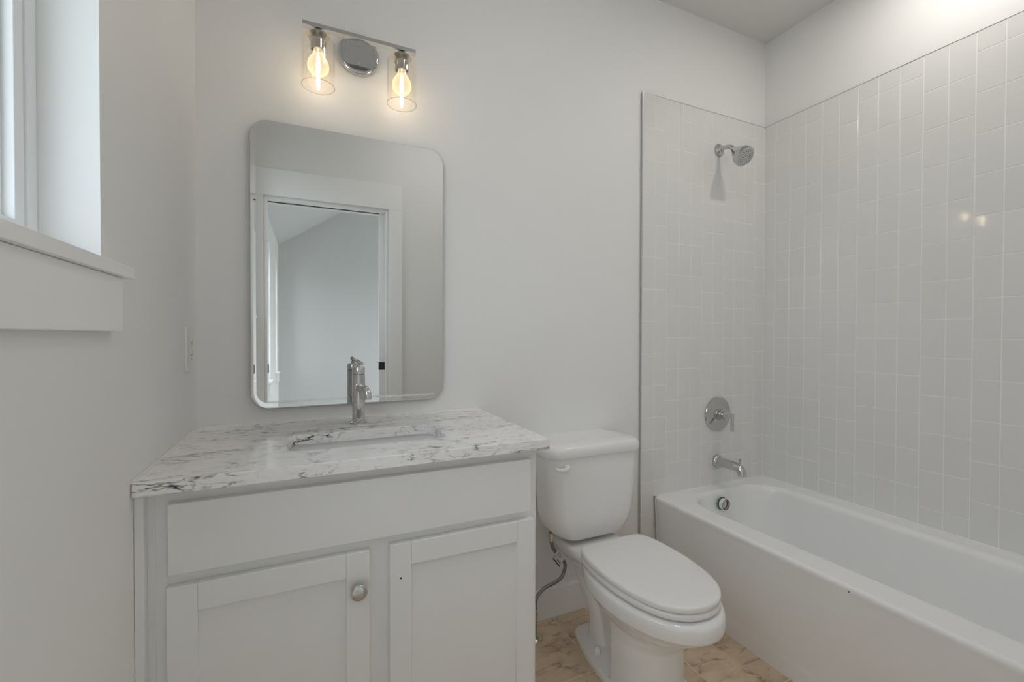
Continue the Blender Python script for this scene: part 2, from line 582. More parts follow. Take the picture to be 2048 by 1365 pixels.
bm = bm_new()
box(bm, DX0 + 0.014, DX0 + 0.0165, DOOR_Y - 0.098, DOOR_Y - 0.022, 0.936, 0.990)
o = obj('strike_plate', bm, M_BLACK, d, bevel=0.0008)
o['label'] = 'black strike plate'
bm = bm_new()
box(bm, 0.757, DX1 - 0.0005, DOOR_Y - 0.0765, DOOR_Y - 0.0415, 0.008, DZ - 0.013)
leaf = obj('door_leaf', bm, M_TRIM, d, bevel=0.001)
bm = bm_new()
box(bm, 0.7565, 0.7945, DOOR_Y - 0.0415, DOOR_Y - 0.0395, 0.936, 0.990)
box(bm, 0.7555, 0.7572, DOOR_Y - 0.072, DOOR_Y - 0.0395, 0.936, 0.990)
o = obj('edge_pull', bm, M_BLACK, leaf, bevel=0.0006)
o['label'] = 'black edge pull of the pocket door'


def window(name, wv, label, reveal, apron=True, stool_over=0.062):
    y0, y1, z0, z1 = wv
    t = struct_empty(name, (0.0, (y0 + y1) / 2, z0), label, 'window')
    xf = -reveal
    bm = bm_new()                                   # outer vinyl frame
    for (a, b, c, e) in ((y0, y0 + 0.025, z0, z1), (y1 - 0.025, y1, z0, z1), (y0 + 0.025, y1 - 0.025, z0, z0 + 0.025), (y0 + 0.025, y1 - 0.025, z1 - 0.025, z1)):
        box(bm, xf - 0.05, xf, a, b, c, e)
    obj('window_frame', bm, M_VINYL, t, bevel=0.002)
    bm = bm_new()                                   # sash, stepped back towards the glass
    s0, s1 = y0 + 0.0252, y1 - 0.0252
    q0, q1 = z0 + 0.0252, z1 - 0.0252
    zm = (z0 + z1) / 2 + 0.1
    for (w0, w1, xa, xb) in ((0.0, 0.024, xf - 0.042, xf - 0.004), (0.024, 0.033, xf - 0.042, xf - 0.018)):
        for (a, b, c, e) in ((s0 + w0, s0 + w1, q0 + w0, q1 - w0), (s1 - w1, s1 - w0, q0 + w0, q1 - w0), (s0 + w1, s1 - w1, q0 + w0, q0 + w1), (s0 + w1, s1 - w1, q1 - w1, q1 - w0)):
            box(bm, xa, xb, a, b, c, e)
    box(bm, xf - 0.042, xf - 0.006, s0 + 0.033, s1 - 0.033, zm - 0.02, zm + 0.02)
    sash = obj('sash', bm, M_VINYL, t, bevel=0.0015)
    bm = bm_new()
    box(bm, xf - 0.026, xf - 0.023, s0 + 0.030, s1 - 0.030, q0 + 0.030, q1 - 0.030)
    obj('pane', bm, M_PANE if wv is WIN1 else M_PANE2, sash)
    bm = bm_new()                                   # stool with horns past the opening
    box(bm, xf - 0.001, 0.0, y0 + 0.0005, y1 - 0.0005, z0 - 0.020, z0 + 0.0005)
    box(bm, 0.0, 0.026, y0 - stool_over, y1 + stool_over, z0 - 0.020, z0 + 0.0005)
    bmesh.ops.remove_doubles(bm, verts=bm.verts, dist=1e-6)
    obj('stool', bm, M_TRIM, t, bevel=0.0015)
    if apron:
        bm = bm_new()
        box(bm, 0.0, 0.017, y0 - 0.035, y1 + 0.055 - 0.020 + 0.002, z0 - 0.112, z0 - 0.0203)
        obj('apron', bm, M_TRIM, t, bevel=0.0015)


window('window_1', WIN1, 'white framed window with a deep sill in the left wall above the vanity', 0.075)
window('window_2', WIN2, 'tall bright window of the next room, seen in the mirror, nearer the doorway', 0.06)
window('window_3', WIN3, 'tall bright window of the next room, seen in the mirror, near its far corner', 0.06)

# baseboards
bm = bm_new()
loft(bm, [[(x, y, z) for y, z in ((0, 0), (-0.016, 0), (-0.016, 0.118), (-0.010, 0.128), (0, 0.130))] for x in (0.886, 1.697)])
struct('baseboard_back', bm, M_TRIM, label='white baseboard along the wall behind the toilet', cat='baseboard')
bm = bm_new()
box(bm, 0.0, 3.6, BED_Y, BED_Y + 0.016, 0, 0.14)
struct('baseboard_bedroom', bm, M_TRIM, bevel=0.003, label='white baseboard of the next room', cat='baseboard')


# ------------------------------------------------------------------ tiled surround: real tiles on a grout bed
PITCH_Z = 0.1496
J0 = 2.2930             # joint height of the paired columns; triple columns sit half a tile lower


def tile_wall(name, cols, to3d, zlow, label):
    """cols: list of (u0, u1, phase, zbottom)"""
    bm = bm_new()
    tone = bm.faces.layers.float.new('tone')
    g, ch = 0.0012, 0.0014

    def add(pts, val, mi):
        f = bm.faces.new([bm.verts.new(to3d(*p)) for p in pts])
        f.material_index = mi
        f[tone] = val
        return f
    for (u0, u1, ph, zb) in cols:
        ga = u0 - (0.004 if u0 == TF else 0.0)
        gb = u1 + (0.004 if abs(u1 - (W - TF)) < 1e-6 else 0.0)
        add([(ga, TF - 0.0009, zb), (gb, TF - 0.0009, zb), (gb, TF - 0.0009, J0), (ga, TF - 0.0009, J0)], 0.5, 1)
        z = J0 + (PITCH_Z / 2 if ph else 0.0)
        while z > zb + 0.004:
            za, zc = max(z - PITCH_Z, zb), min(z, J0)
            z -= PITCH_Z
            if zc - za < 0.006:
                continue
            v = random.random()
            t1, t2 = random.gauss(0, 0.0005), random.gauss(0, 0.0005)
            um, zm = (u0 + u1) / 2, (za + zc) / 2

            def w(u, z_):
                return TF + t1 * (u - um) + t2 * (z_ - zm)
            a0, a1, b0, b1 = u0 + g, u1 - g, za + g, zc - g
            out = [(a0, b0), (a1, b0), (a1, b1), (a0, b1)]
            inn = [(a0 + ch, b0 + ch), (a1 - ch, b0 + ch), (a1 - ch, b1 - ch), (a0 + ch, b1 - ch)]
            mid = [(a0 + ch * .35, b0 + ch * .35), (a1 - ch * .35, b0 + ch * .35), (a1 - ch * .35, b1 - ch * .35), (a0 + ch * .35, b1 - ch * .35)]
            vi = [bm.verts.new(to3d(u, w(u, z_), z_)) for u, z_ in inn]
            vm = [bm.verts.new(to3d(u, w(u, z_) - 0.0004, z_)) for u, z_ in mid]
            vo = [bm.verts.new(to3d(u, TF - 0.0020, z_)) for u, z_ in out]
            fs = [bm.faces.new(vi)]
            for A, B in ((vi, vm), (vm, vo)):
                for i in range(4):
                    fs.append(bm.faces.new((A[i], B[i], B[(i + 1) % 4], A[(i + 1) % 4])))
            for f in fs:
                f[tone] = v
    o = obj(name, bm, [M_TILE, M_GROUT])
    o['kind'] = 'structure'
    o['label'] = label
    o['category'] = 'tiled wall'
    return o


CW = 0.07555
bx = [1.6995 + CW * i for i in range(11)] + [W - TF]
phase_b = [0, 0, 1, 1, 1, 0, 0, 1, 1, 1, 0]
cols = [(bx[i], bx[i + 1], phase_b[i], 0.0 if i == 0 else 0.424) for i in range(11)]
cols[0] = (bx[0], bx[1], 0, 0.0)
cols[1] = (bx[1], bx[2], 0, 0.424)
tile_wall('wall_back_tile', cols, lambda u, w, z: (u, -w, z), 0.424, 'white glazed upright tiles on the shower fixture wall')
cr, y, seq = [], -TF, [0, 1, 1, 1, 0, 0, 1, 1, 1, 0, 0, 1, 1, 1, 0, 0, 1, 1, 1, 0, 0, 1]
u = 0.0
edges = [TF, 0.0703] + [0.0703 + 0.0766 * i for i in range(1, 21)]
for i in range(len(edges) - 1):
    if edges[i] > 1.57:
        break
    cr.append((edges[i], min(edges[i + 1], 1.578), seq[i], 0.424))
tile_wall('wall_right_tile', cr, lambda u, w, z: (W - w, -u, z), 0.424, 'white glazed upright tiles along the long side of the bathtub')
bm = bm_new()
box(bm, 1.6965, 1.6993, -TF - 0.001, 0.0, 0.0, J0 + 0.002)
box(bm, 1.6993, W - TF, -TF - 0.0005, 0.0, J0, J0 + 0.002)
box(bm, W - TF - 0.0005, W, -1.578, -TF, J0, J0 + 0.002)
struct('trim_1', bm, M_CHROME2, bevel=0.0005, label='thin metal strip edging the shower tiles', cat='tile trim')

# ------------------------------------------------------------------ vanity cabinet
VB, VF = -0.52, -0.54
CR = 0.884
vc = thing('vanity_cabinet', 'grey-white painted vanity cabinet under the marble counter', 'cabinet', (0.44, -0.26, 0.0))
bm = bm_new()
box(bm, 0.001, 0.019, VB + 0.0185, -0.001, 0.10, 0.862)
box(bm, CR - 0.018, CR - 0.0004, VB + 0.0185, -0.001, 0.10, 0.862)
box(bm, 0.019, CR - 0.018, VB + 0.0185, -0.008, 0.10, 0.118)
box(bm, 0.019, CR - 0.018, -0.008, -0.001, 0.10, 0.862)
bmesh.ops.remove_doubles(bm, verts=bm.verts, dist=1e-5)
obj('carcass', bm, M_CAB, vc)
bm = bm_new()
box(bm, 0.03, CR - 0.02, VB + 0.06, -0.05, 0.0, 0.0998)
obj('toe_kick', bm, M_CAB, vc)
bm = bm_new()
box(bm, 0.0004, 0.0155, VB - 0.022, VB - 0.0002, 0.10, 0.866)
obj('filler_strip', bm, M_CAB, vc, bevel=0.001)
bm = bm_new()
wall_holes(bm, 'y', VB, VB + 0.018, 0.0004, CR, 0.10, 0.862, [(0.075, 0.42, 0.155, 0.655), (0.50, CR - 0.035, 0.155, 0.655), (0.075, CR - 0.035, 0.72, 0.82)])
obj('face_frame', bm, M_CAB, vc)
bm = bm_new()
box(bm, 0.0285, 0.050, VB - 0.0014, VB - 0.0002, 0.10, 0.862)
obj('stile_strip', bm, M_CAB, vc, bevel=0.0006)
bm = bm_new()
box(bm, 0.052, 0.859, VF, VB - 0.0004, 0.698, 0.841)
obj('drawer_front', bm, M_CAB, vc, bevel=0.002)


def cab_door(x0, x1, z0, z1):
    s = 0.051
    bm = bm_new()
    box(bm, x0, x0 + s, VF, VB - 0.0004, z0, z1)
    box(bm, x1 - s, x1, VF, VB - 0.0004, z0, z1)
    g = 0.0002
    box(bm, x0 + s + g, x1 - s - g, VF, VB - 0.0004, z1 - s - 0.004, z1)
    box(bm, x0 + s + g, x1 - s - g, VF, VB - 0.0004, z0, z0 + s + 0.004)
    dd = obj('door', bm, M_CAB, vc, bevel=0.0012)
    bm = bm_new()
    box(bm, x0 + s - 0.004, x1 - s + 0.004, VF + 0.0085, VB - 0.003, z0 + s, z1 - s)
    obj('panel', bm, M_CAB, dd)
    return dd


dl = cab_door(0.050, 0.436, 0.13, 0.6735)
dr = cab_door(0.482, 0.8695, 0.13, 0.6755)
bm = bm_new()
kx, kz = 0.4105, 0.5915
lathe(bm, (kx, VF - 0.0004, kz), (0, -1, 0), [(0, 0.0095), (0.002, 0.009), (0.005, 0.0065), (0.012, 0.0075), (0.014, 0.0145), (0.0155, 0.0175), (0.0225, 0.0185), (0.0245, 0.0175), (0.0258, 0.013), (0.0263, 0.004)])
o = obj('knob', bm, M_CHROME, dl, smooth=50)
o['label'] = 'chrome mushroom knob'
bm = bm_new()
lathe(bm, (0.508, VF - 0.0003, 0.5925), (0, -1, 0), [(0, 0.0024), (0.0002, 0.0024)], n=16)
o = obj('knob_hole', bm, M_DARK, dr)
o['label'] = 'dark drilled hole where a knob is missing'

# ------------------------------------------------------------------ countertop with sink cut-out
ct = thing('countertop', 'white marble countertop with dark grey veins on the vanity', 'countertop', (0.45, -0.28, CZ))
bm = bm_new()
outer = rrect(0.002, 0.907, -0.559, -0.001, 0.002, 8)
inner = rrect(0.258, 0.660, -0.428, -0.232, 0.035, 8)
Z0, Z1 = 0.8675, CZ
e = 0.002


def inset(ring, k):
    cx = sum(p[0] for p in ring) / len(ring)
    cy = sum(p[1] for p in ring) / len(ring)
    return [(p[0] + (k if p[0] < cx else -k), p[1] + (k if p[1] < cy else -k)) for p in ring]


rings = [[(x, y, Z0) for x, y in inner], [(x, y, Z0) for x, y in inset(outer, 0.001)], [(x, y, Z0 + 0.001) for x, y in outer],
         [(x, y, Z1 - 0.003) for x, y in outer], [(x, y, Z1 - 0.001) for x, y in inset(outer, 0.0008)], [(x, y, Z1) for x, y in inset(outer, 0.003)],
         [(x, y, Z1) for x, y in inset(inner, -0.002)], [(x, y, Z1 - 0.001) for x, y in inset(inner, -0.0005)], [(x, y, Z1 - 0.003) for x, y in inner], [(x, y, Z0) for x, y in inner]]
loft(bm, rings, False, False)
bmesh.ops.remove_doubles(bm, verts=bm.verts, dist=1e-6)
slab = obj('slab', bm, M_MARBLE, ct, smooth=35)
wnm = slab.modifiers.new('weighted', 'WEIGHTED_NORMAL')
wnm.keep_sharp = True
wnm.weight = 95
bm = bm_new()
tube(bm, [(0.0025, -0.555, CZ + 0.0005), (0.0025, -0.003, CZ + 0.0005)], 0.0035, n=10)
tube(bm, [(0.004, -0.0025, CZ + 0.0005), (0.905, -0.0025, CZ + 0.0005)], 0.0035, n=10)
obj('caulk_bead', bm, M_CAULK, ct, smooth=60)

sk = thing('undermount_sink', 'white rectangular undermount sink basin set into the marble counter', 'sink', (0.459, -0.33, 0.72))
bm = bm_new()
rings = []
zs = [(0.867, -0.02), (0.867, 0.004), (0.845, 0.000), (0.79, -0.004), (0.752, -0.016), (0.735, -0.04), (0.728, -0.075)]
for z, k in zs:
    rings.append([(x, y, z) for x, y in rrect(0.258 - 0.006 - k, 0.660 + 0.006 + k, -0.428 - 0.006 - k, -0.232 + 0.006 + k, 0.035)])
rings[0] = [(x, y, 0.867) for x, y in rrect(0.235, 0.683, -0.451, -0.209, 0.045)]
back = [[(x, y, 0.855) for x, y in rrect(0.235, 0.683, -0.451, -0.209, 0.045)], [(x, y, 0.72) for x, y in rrect(0.262, 0.656, -0.424, -0.236, 0.05)]]
loft(bm, [back[1], back[0]] + rings, True, True)
obj('basin', bm, M_ENAMEL, sk, smooth=60)
bm = bm_new()
lathe(bm, (0.459, -0.33, 0.7285), (0, 0, 1), [(0, 0.031), (0.002, 0.030), (0.003, 0.024), (0.001, 0.020), (0.006, 0.016), (0.008, 0.006)])
obj('drain', bm, M_CHROME, sk, smooth=50)

# ------------------------------------------------------------------ faucet
fx, fy = 0.453, -0.118
fa = thing('sink_faucet', 'tall cylindrical chrome single-hole faucet behind the sink', 'faucet', (fx, fy, CZ))
bm = bm_new()
lathe(bm, (fx, fy, CZ), (0, 0, 1), [(0, 0.0265), (0.004, 0.0265), (0.007, 0.0235), (0.008, 0.0205)])
obj('base_ring', bm, M_CHROME, fa, smooth=40)
bm = bm_new()
lathe(bm, (fx, fy, CZ + 0.0081), (0, 0, 1), [(0, 0.0195), (0.147, 0.0195), (0.148, 0.018)])
obj('body', bm, M_CHROME, fa, smooth=40)
bm = bm_new()
lathe(bm, (fx, fy, CZ + 0.1565), (0, 0, 1), [(0, 0.018), (0.001, 0.0195), (0.021, 0.0195), (0.0235, 0.0175), (0.0245, 0.012), (0.0245, 0.006)])
cap = obj('handle_cap', bm, M_CHROME, fa, smooth=40)
bm = bm_new()
tube(bm, [(fx, fy, CZ + 0.179), (fx, fy, CZ + 0.190)], 0.006, n=16)
tube(bm, [(fx - 0.004, fy + 0.008, CZ + 0.199), (fx + 0.001, fy, CZ + 0.195), (fx + 0.010, fy - 0.017, CZ + 0.189)], [0.0062, 0.0066, 0.0055], n=16)
obj('lever', bm, M_CHROME, cap, smooth=50)
bm = bm_new()
pth = catmull([(fx, fy - 0.012, CZ + 0.116), (fx + 0.008, fy - 0.043, CZ + 0.117), (fx + 0.014, fy - 0.065, CZ + 0.113), (fx + 0.018, fy - 0.078, CZ + 0.103), (fx + 0.019, fy - 0.082, CZ + 0.084)], 6)
tube(bm, pth, 0.0115, n=24)
lathe(bm, (fx, fy - 0.017, CZ + 0.116), (0, -1, 0), [(0, 0.0135), (0.006, 0.0135), (0.007, 0.012)], n=24)
obj('spout', bm, M_CHROME, fa, smooth=50)

# ------------------------------------------------------------------ mirror: flat silvered plate with a half-inch bevel
mr = thing('wall_mirror', 'frameless rectangular mirror with rounded corners and a faceted rim above the vanity', 'mirror', (0.451, 0.0, 0.946))
mx0, mx1, mz0, mz1 = 0.1435, 0.7585, 0.9455, 1.8535
MY = -0.017
RC = 0.052
bw = 0.0145
bm = bm_new()
inn = rrect(mx0 + bw, mx1 - bw, mz0 + bw, mz1 - bw, RC - bw, 14)
bm.faces.new([bm.verts.new((x, MY, z)) for x, z in inn])
obj('mirror_plate', bm, M_MIRROR, mr)
bm = bm_new()
out = rrect(mx0, mx1, mz0, mz1, RC, 14)
tilt = math.tan(0.024)
loft(bm, [[(x, MY, z) for x, z in inn], [(x, MY - bw * tilt, z) for x, z in out]], False, False)
obj('bevel', bm, M_MIRROR, mr, smooth=30)
bm = bm_new()
o2 = rrect(mx0 - 0.0004, mx1 + 0.0004, mz0 - 0.0004, mz1 + 0.0004, RC, 14)
loft(bm, [[(x, MY - bw * tilt - 0.0002, z) for x, z in out], [(x, MY - bw * tilt - 0.0002, z) for x, z in o2], [(x, MY + 0.005, z) for x, z in o2]], False, True)
loft(bm, [[(x, MY + 0.0052, z) for x, z in rrect(mx0 + 0.05, mx1 - 0.05, mz0 + 0.05, mz1 - 0.05, 0.02, 4)], [(x, -0.0003, z) for x, z in rrect(mx0 + 0.05, mx1 - 0.05, mz0 + 0.05, mz1 - 0.05, 0.02, 4)]])
obj('edge_and_backing', bm, M_CHROME2, mr, smooth=30)

# ------------------------------------------------------------------ vanity light
lx, lz = 0.4655, 2.131
BY0, BY1 = -0.115, -0.093
vl = thing('vanity_light', 'chrome two-bulb vanity light with seeded glass shades above the mirror', 'wall lamp', (lx, 0.0, lz))
bm = bm_new()
lathe(bm, (lx, -0.0003, lz), (0, -1, 0), [(0, 0.066), (0.010, 0.067), (0.016, 0.066), (0.0195, 0.063), (0.0205, 0.059), (0.0203, 0.056), (0.0203, 0.02)], n=64)
obj('backplate', bm, M_CHROME, vl, smooth=40)
for sz in (lz + 0.028, lz - 0.030):
    bm = bm_new()
    lathe(bm, (lx + 0.001, -0.0206, sz), (0, -1, 0), [(0, 0.0035), (0.008, 0.0035), (0.010, 0.002)], n=16)
    obj('screw', bm, M_CHROME, vl, smooth=50)
bm = bm_new()
box(bm, lx - 0.1735, lx + 0.1725, BY0, BY1, lz - 0.006, lz + 0.006)
bar = obj('bar', bm, M_CHROME, vl, bevel=0.0006)
for ax in (lx - 0.0455, lx + 0.0465):
    bm = bm_new()
    box(bm, ax - 0.0025, ax + 0.0025, BY1 + 0.0002, -0.0206, lz - 0.004, lz + 0.004)
    obj('arm', bm, M_CHROME, vl, bevel=0.0005)
SY = -0.104
for sx in (lx - 0.129, lx + 0.127):
    bm = bm_new()
    rr_ = 0.0485
    prof = [(0.0, 0.016), (0.0005, 0.030), (0.003, 0.040), (0.008, 0.0455), (0.016, rr_), (0.06, rr_), (0.10, rr_), (0.1535, rr_), (0.1545, rr_ - 0.0012), (0.1535, rr_ - 0.0024), (0.10, rr_ - 0.0024), (0.06, rr_ - 0.0024), (0.017, rr_ - 0.0024), (0.009, 0.043), (0.005, 0.0385), (0.003, 0.030), (0.003, 0.016)]
    lathe(bm, (sx, SY, 2.103), (0, 0, -1), prof, n=56, cap0=False, cap1=False)
    for f in bm.faces:
        if f.calc_center_median().z < 2.103 - 0.1534:
            f.material_index = 1
    sh = obj('glass_shade', bm, [M_SHADE, M_RIM], vl, smooth=50)
    bm = bm_new()
    lathe(bm, (sx, SY, lz - 0.0072), (0, 0, -1), [(0, 0.0085), (0.003, 0.0100), (0.010, 0.0210), (0.018, 0.0315), (0.0200, 0.0325), (0.0203, 0.015)])
    obj('shade_holder', bm, M_CHROME, vl, smooth=40)
    bm = bm_new()
    lathe(bm, (sx, SY, 2.1033), (0, 0, -1), [(0, 0.018), (0.006, 0.0225), (0.014, 0.0255), (0.016, 0.0225), (0.042, 0.0220), (0.0435, 0.0200), (0.042, 0.0185), (0.034, 0.0178)])
    obj('socket', bm, M_CHROME, vl, smooth=40)
    bm = bm_new()
    bp = [(0.0, 0.0125), (0.008, 0.0130), (0.016, 0.016), (0.026, 0.0225), (0.038, 0.0290), (0.049, 0.0315), (0.060, 0.0305), (0.069, 0.0255), (0.077, 0.0165), (0.081, 0.006), (0.0815, 0.0005)]
    lathe(bm, (sx, SY, 2.063), (0, 0, -1), bp, n=40, cap0=False)
    bu = obj('bulb', bm, M_BULB, vl, smooth=60)
    bm = bm_new()
    lathe(bm, (sx, SY, 2.047), (0, 0, -1), [(0, 0.002), (0.008, 0.0045), (0.03, 0.0060), (0.045, 0.0062), (0.056, 0.0045), (0.062, 0.001)], n=16)
    o = obj('filament', bm, M_FIL, bu, smooth=60)
    o['label'] = 'white-hot glowing filament'

# ------------------------------------------------------------------ ceiling lamps above the frame: tub downlight and an added fill lamp
dn = thing('recessed_downlight', 'round recessed ceiling light above the bathtub', 'ceiling lamp', (2.2, -0.84, H))
bm = bm_new()
lathe(bm, (2.2, -0.84, H - 0.0004), (0, 0, -1), [(0, 0.052), (0.0005, 0.085), (0.004, 0.085), (0.006, 0.078), (0.003, 0.056), (0.001, 0.052)], cap0=False, cap1=False)
obj('trim_ring', bm, M_TRIM, dn, smooth=40)
bm = bm_new()
lathe(bm, (2.2, -0.84, H - 0.0012), (0, 0, -1), [(0, 0.052), (0.0005, 0.050)], cap0=False)
obj('lens', bm, M_CAN, dn)
dm = thing('fill_lamp', 'unseen round fill lamp added on the bathroom ceiling', 'ceiling lamp', (1.12, -1.00, H))  # added out of view to brighten the lower walls and cabinet
bm = bm_new()
lathe(bm, (1.12, -1.00, H - 0.0003), (0, 0, -1), [(0, 0.14), (0.02, 0.14), (0.022, 0.132)])
obj('lamp_base', bm, M_TRIM, dm, smooth=40)
bm = bm_new()
lathe(bm, (1.12, -1.00, H - 0.0225), (0, 0, -1), [(0, 0.130), (0.015, 0.122), (0.03, 0.10), (0.042, 0.06), (0.046, 0.002)])
obj('diffuser', bm, M_FILL_LAMP, dm, smooth=60)

# ------------------------------------------------------------------ outlet
ol = thing('wall_outlet', 'white electrical outlet plate on the left wall by the corner', 'outlet', (0.0, -0.112, 1.137))
bm = bm_new()
rg = lambda k, x: [(x, y, z) for y, z in rrect(-0.148 + k, -0.0745 - k, 1.0745 + k, 1.2005 - k, 0.003)]
loft(bm, [rg(0, 0.0003), rg(0, 0.003), rg(0.002, 0.0055), rg(0.005, 0.0062)])
obj('cover_plate', bm, M_PLATE, ol, smooth=30)
bm = bm_new()
box(bm, 0.0063, 0.0088, -0.128, -0.0945, 1.104, 1.171)
rc = obj('receptacle', bm, M_PLATE, ol, bevel=0.0012)
for zz in (1.154, 1.1205):
    for yy, hh in ((-0.1175, 0.008), (-0.1050, 0.0065)):
        bm = bm_new()
        box(bm, 0.0088, 0.0092, yy - 0.0008, yy + 0.0008, zz - hh / 2, zz + hh / 2)
        obj('slot', bm, M_DARK, rc)
    bm = bm_new()
    lathe(bm, (0.0088, -0.1112, zz - 0.0095), (1, 0, 0), [(0, 0.0022), (0.0004, 0.0022)], n=12)
    obj('slot', bm, M_DARK, rc)
for zz in (1.1365, 1.1325 + 0.0105):
    bm = bm_new()
    box(bm, 0.0088, 0.0098, -0.117, -0.1055, zz - 0.0022, zz + 0.0022)
    obj('test_button', bm, M_PLATE, rc, bevel=0.0004)

# ------------------------------------------------------------------ toilet
TX = 1.3275
tl = thing('toilet', 'white two-piece toilet with closed elongated lid between vanity and bathtub', 'toilet', (TX, -0.35, 0.0))
NR = 64


def egg(hw, db, df, dw, z, nb=3.2, nf=2.0):
    pts = []
    for i in range(NR):
        a = 2 * PI * i / NR
        c, s = math.cos(a), math.sin(a)
        n = nf if s >= 0 else nb
        x = hw * math.copysign(abs(c) ** (2 / n), c)
        d = dw + ((df - dw) if s >= 0 else (dw - db)) * math.copysign(abs(s) ** (2 / n), s)
        pts.append((TX + x, -d, z))
    return pts


bm = bm_new()
loft(bm, [egg(0.117, 0.41, 0.600, 0.47, 0.0, nb=8), egg(0.113, 0.41, 0.597, 0.47, 0.10, nb=8), egg(0.110, 0.405, 0.598, 0.47, 0.20, nb=8),
          egg(0.112, 0.37, 0.612, 0.47, 0.238, nb=4), egg(0.126, 0.31, 0.645, 0.47, 0.258, nb=2.4), egg(0.145, 0.25, 0.683, 0.47, 0.278, nb=2), egg(0.160, 0.22, 0.708, 0.47, 0.296, nb=2), egg(0.1685, 0.205, 0.722, 0.47, 0.312, nb=2), egg(0.1695, 0.205, 0.724, 0.47, 0.317, nb=2),
          egg(0.1755, 0.20, 0.737, 0.47, 0.319, nb=2), egg(0.179, 0.20, 0.7415, 0.47, 0.324, nb=2), egg(0.180, 0.20, 0.743, 0.47, 0.345, nb=2), egg(0.179, 0.20, 0.740, 0.47, 0.362, nb=2), egg(0.174, 0.20, 0.733, 0.47, 0.371, nb=2), egg(0.160, 0.22, 0.715, 0.47, 0.374, nb=2)])
# rear leg under the tank: the trap runs down and forward
loft(bm, [[(TX + x, y, z) for x, y in rrect(-hw, hw, -d1, -d0, min(0.035, (d1 - d0) / 2.4))] for (z, hw, d0, d1) in
          ((0.0, 0.070, 0.190, 0.33), (0.05, 0.064, 0.203, 0.31), (0.10, 0.062, 0.208, 0.29), (0.14, 0.062, 0.203, 0.28), (0.18, 0.064, 0.170, 0.262), (0.21, 0.066, 0.140, 0.24), (0.25, 0.068, 0.120, 0.215), (0.285, 0.078, 0.09, 0.26), (0.32, 0.105, 0.05, 0.30), (0.35, 0.121, 0.034, 0.34), (0.365, 0.121, 0.030, 0.36), (0.3735, 0.113, 0.034, 0.36))])
# narrow web (trapway) between rear leg and column
loft(bm, [[(TX + x, y, z) for x, y in rrect(-hw, hw, -0.45, -0.215, 0.02)] for z, hw in ((0.0, 0.048), (0.10, 0.040), (0.22, 0.045), (0.30, 0.09))])
# foot flange
foot = [(0.0, 0.135), (0.045, 0.137), (0.066, 0.145), (0.080, 0.162), (0.0925, 0.20), (0.1085, 0.276), (0.120, 0.385), (0.126, 0.46), (0.122, 0.56), (0.08, 0.60), (0.0, 0.605)]
half = catmull([(x, -d, 0) for x, d in foot], 4)
ring = [(p.x, p.y) for p in half] + [(-p.x, p.y) for p in half[-2:0:-1]]
sc = lambda k, z: [(TX + x * k, -0.355 + (y + 0.355) * (1 - (1 - k) * 0.45), z) for x, y in ring]
loft(bm, [sc(1.0, 0.0), sc(1.0, 0.022), sc(0.975, 0.030), sc(0.50, 0.050)])
o = obj('bowl', bm, M_PORC, tl)
rm = o.modifiers.new('merge', 'REMESH')
rm.mode = 'VOXEL'
rm.voxel_size = 0.004
rm.use_smooth_shade = True
sm = o.modifiers.new('soften', 'SMOOTH')
sm.factor = 0.5
sm.iterations = 4
bm = bm_new()
for s in (-1, 1):
    bm = bm_new()
    lathe(bm, (TX + s * 0.080, -0.309, 0.036), (0, 0, 1), [(0, 0.0135), (0.010, 0.0135), (0.019, 0.0115), (0.024, 0.007), (0.026, 0.001)], n=24)
    obj('bolt_cap', bm, M_PORC, tl, smooth=60)

lidpts = [(0.0, .268), (.06, .268), (.112, .270), (.133, .279), (.148, .305), (.158, .345), (.1635, .40), (.165, .46), (.1605, .52), (.147, .59), (.122, .650), (.090, .688), (.050, .712), (0.0, .721)]
hl = catmull([(x, -d, 0) for x, d in lidpts], 5)
lring = [(p.x, p.y) for p in hl] + [(-p.x, p.y) for p in hl[-2:0:-1]]


def lidr(k, z, grow=0.0):
    out = []
    cy = -0.48
    for x, y in lring:
        v = Vector((x, y - cy))
        L = v.length
        out.append((TX + v.x * (L - k + grow) / L, cy + v.y * (L - k + grow) / L, z))
    return out


bm = bm_new()
loft(bm, [lidr(0.012, 0.3785), lidr(0.002, 0.380), lidr(0.0, 0.384), lidr(0.0, 0.393), lidr(0.004, 0.3975), lidr(0.012, 0.3985)])
obj('seat', bm, M_SEAT, tl, smooth=50)
bm = bm_new()
loft(bm, [lidr(0.008, 0.4005), lidr(0.001, 0.4020), lidr(0.0, 0.405), lidr(0.0, 0.413), lidr(0.0015, 0.4165), lidr(0.006, 0.4195), lidr(0.014, 0.4210), lidr(0.04, 0.4225), lidr(0.09, 0.4235), lidr(0.14, 0.4238)])
obj('seat_lid', bm, M_SEAT, tl, smooth=50)
for s in (-1, 1):
    bm = bm_new()
    box(bm, TX + s * 0.075 - 0.022, TX + s * 0.075 + 0.022, -0.267, -0.246, 0.3775, 0.404)
    obj('seat_hinge', bm, M_SEAT, tl, bevel=0.005, seg=3)

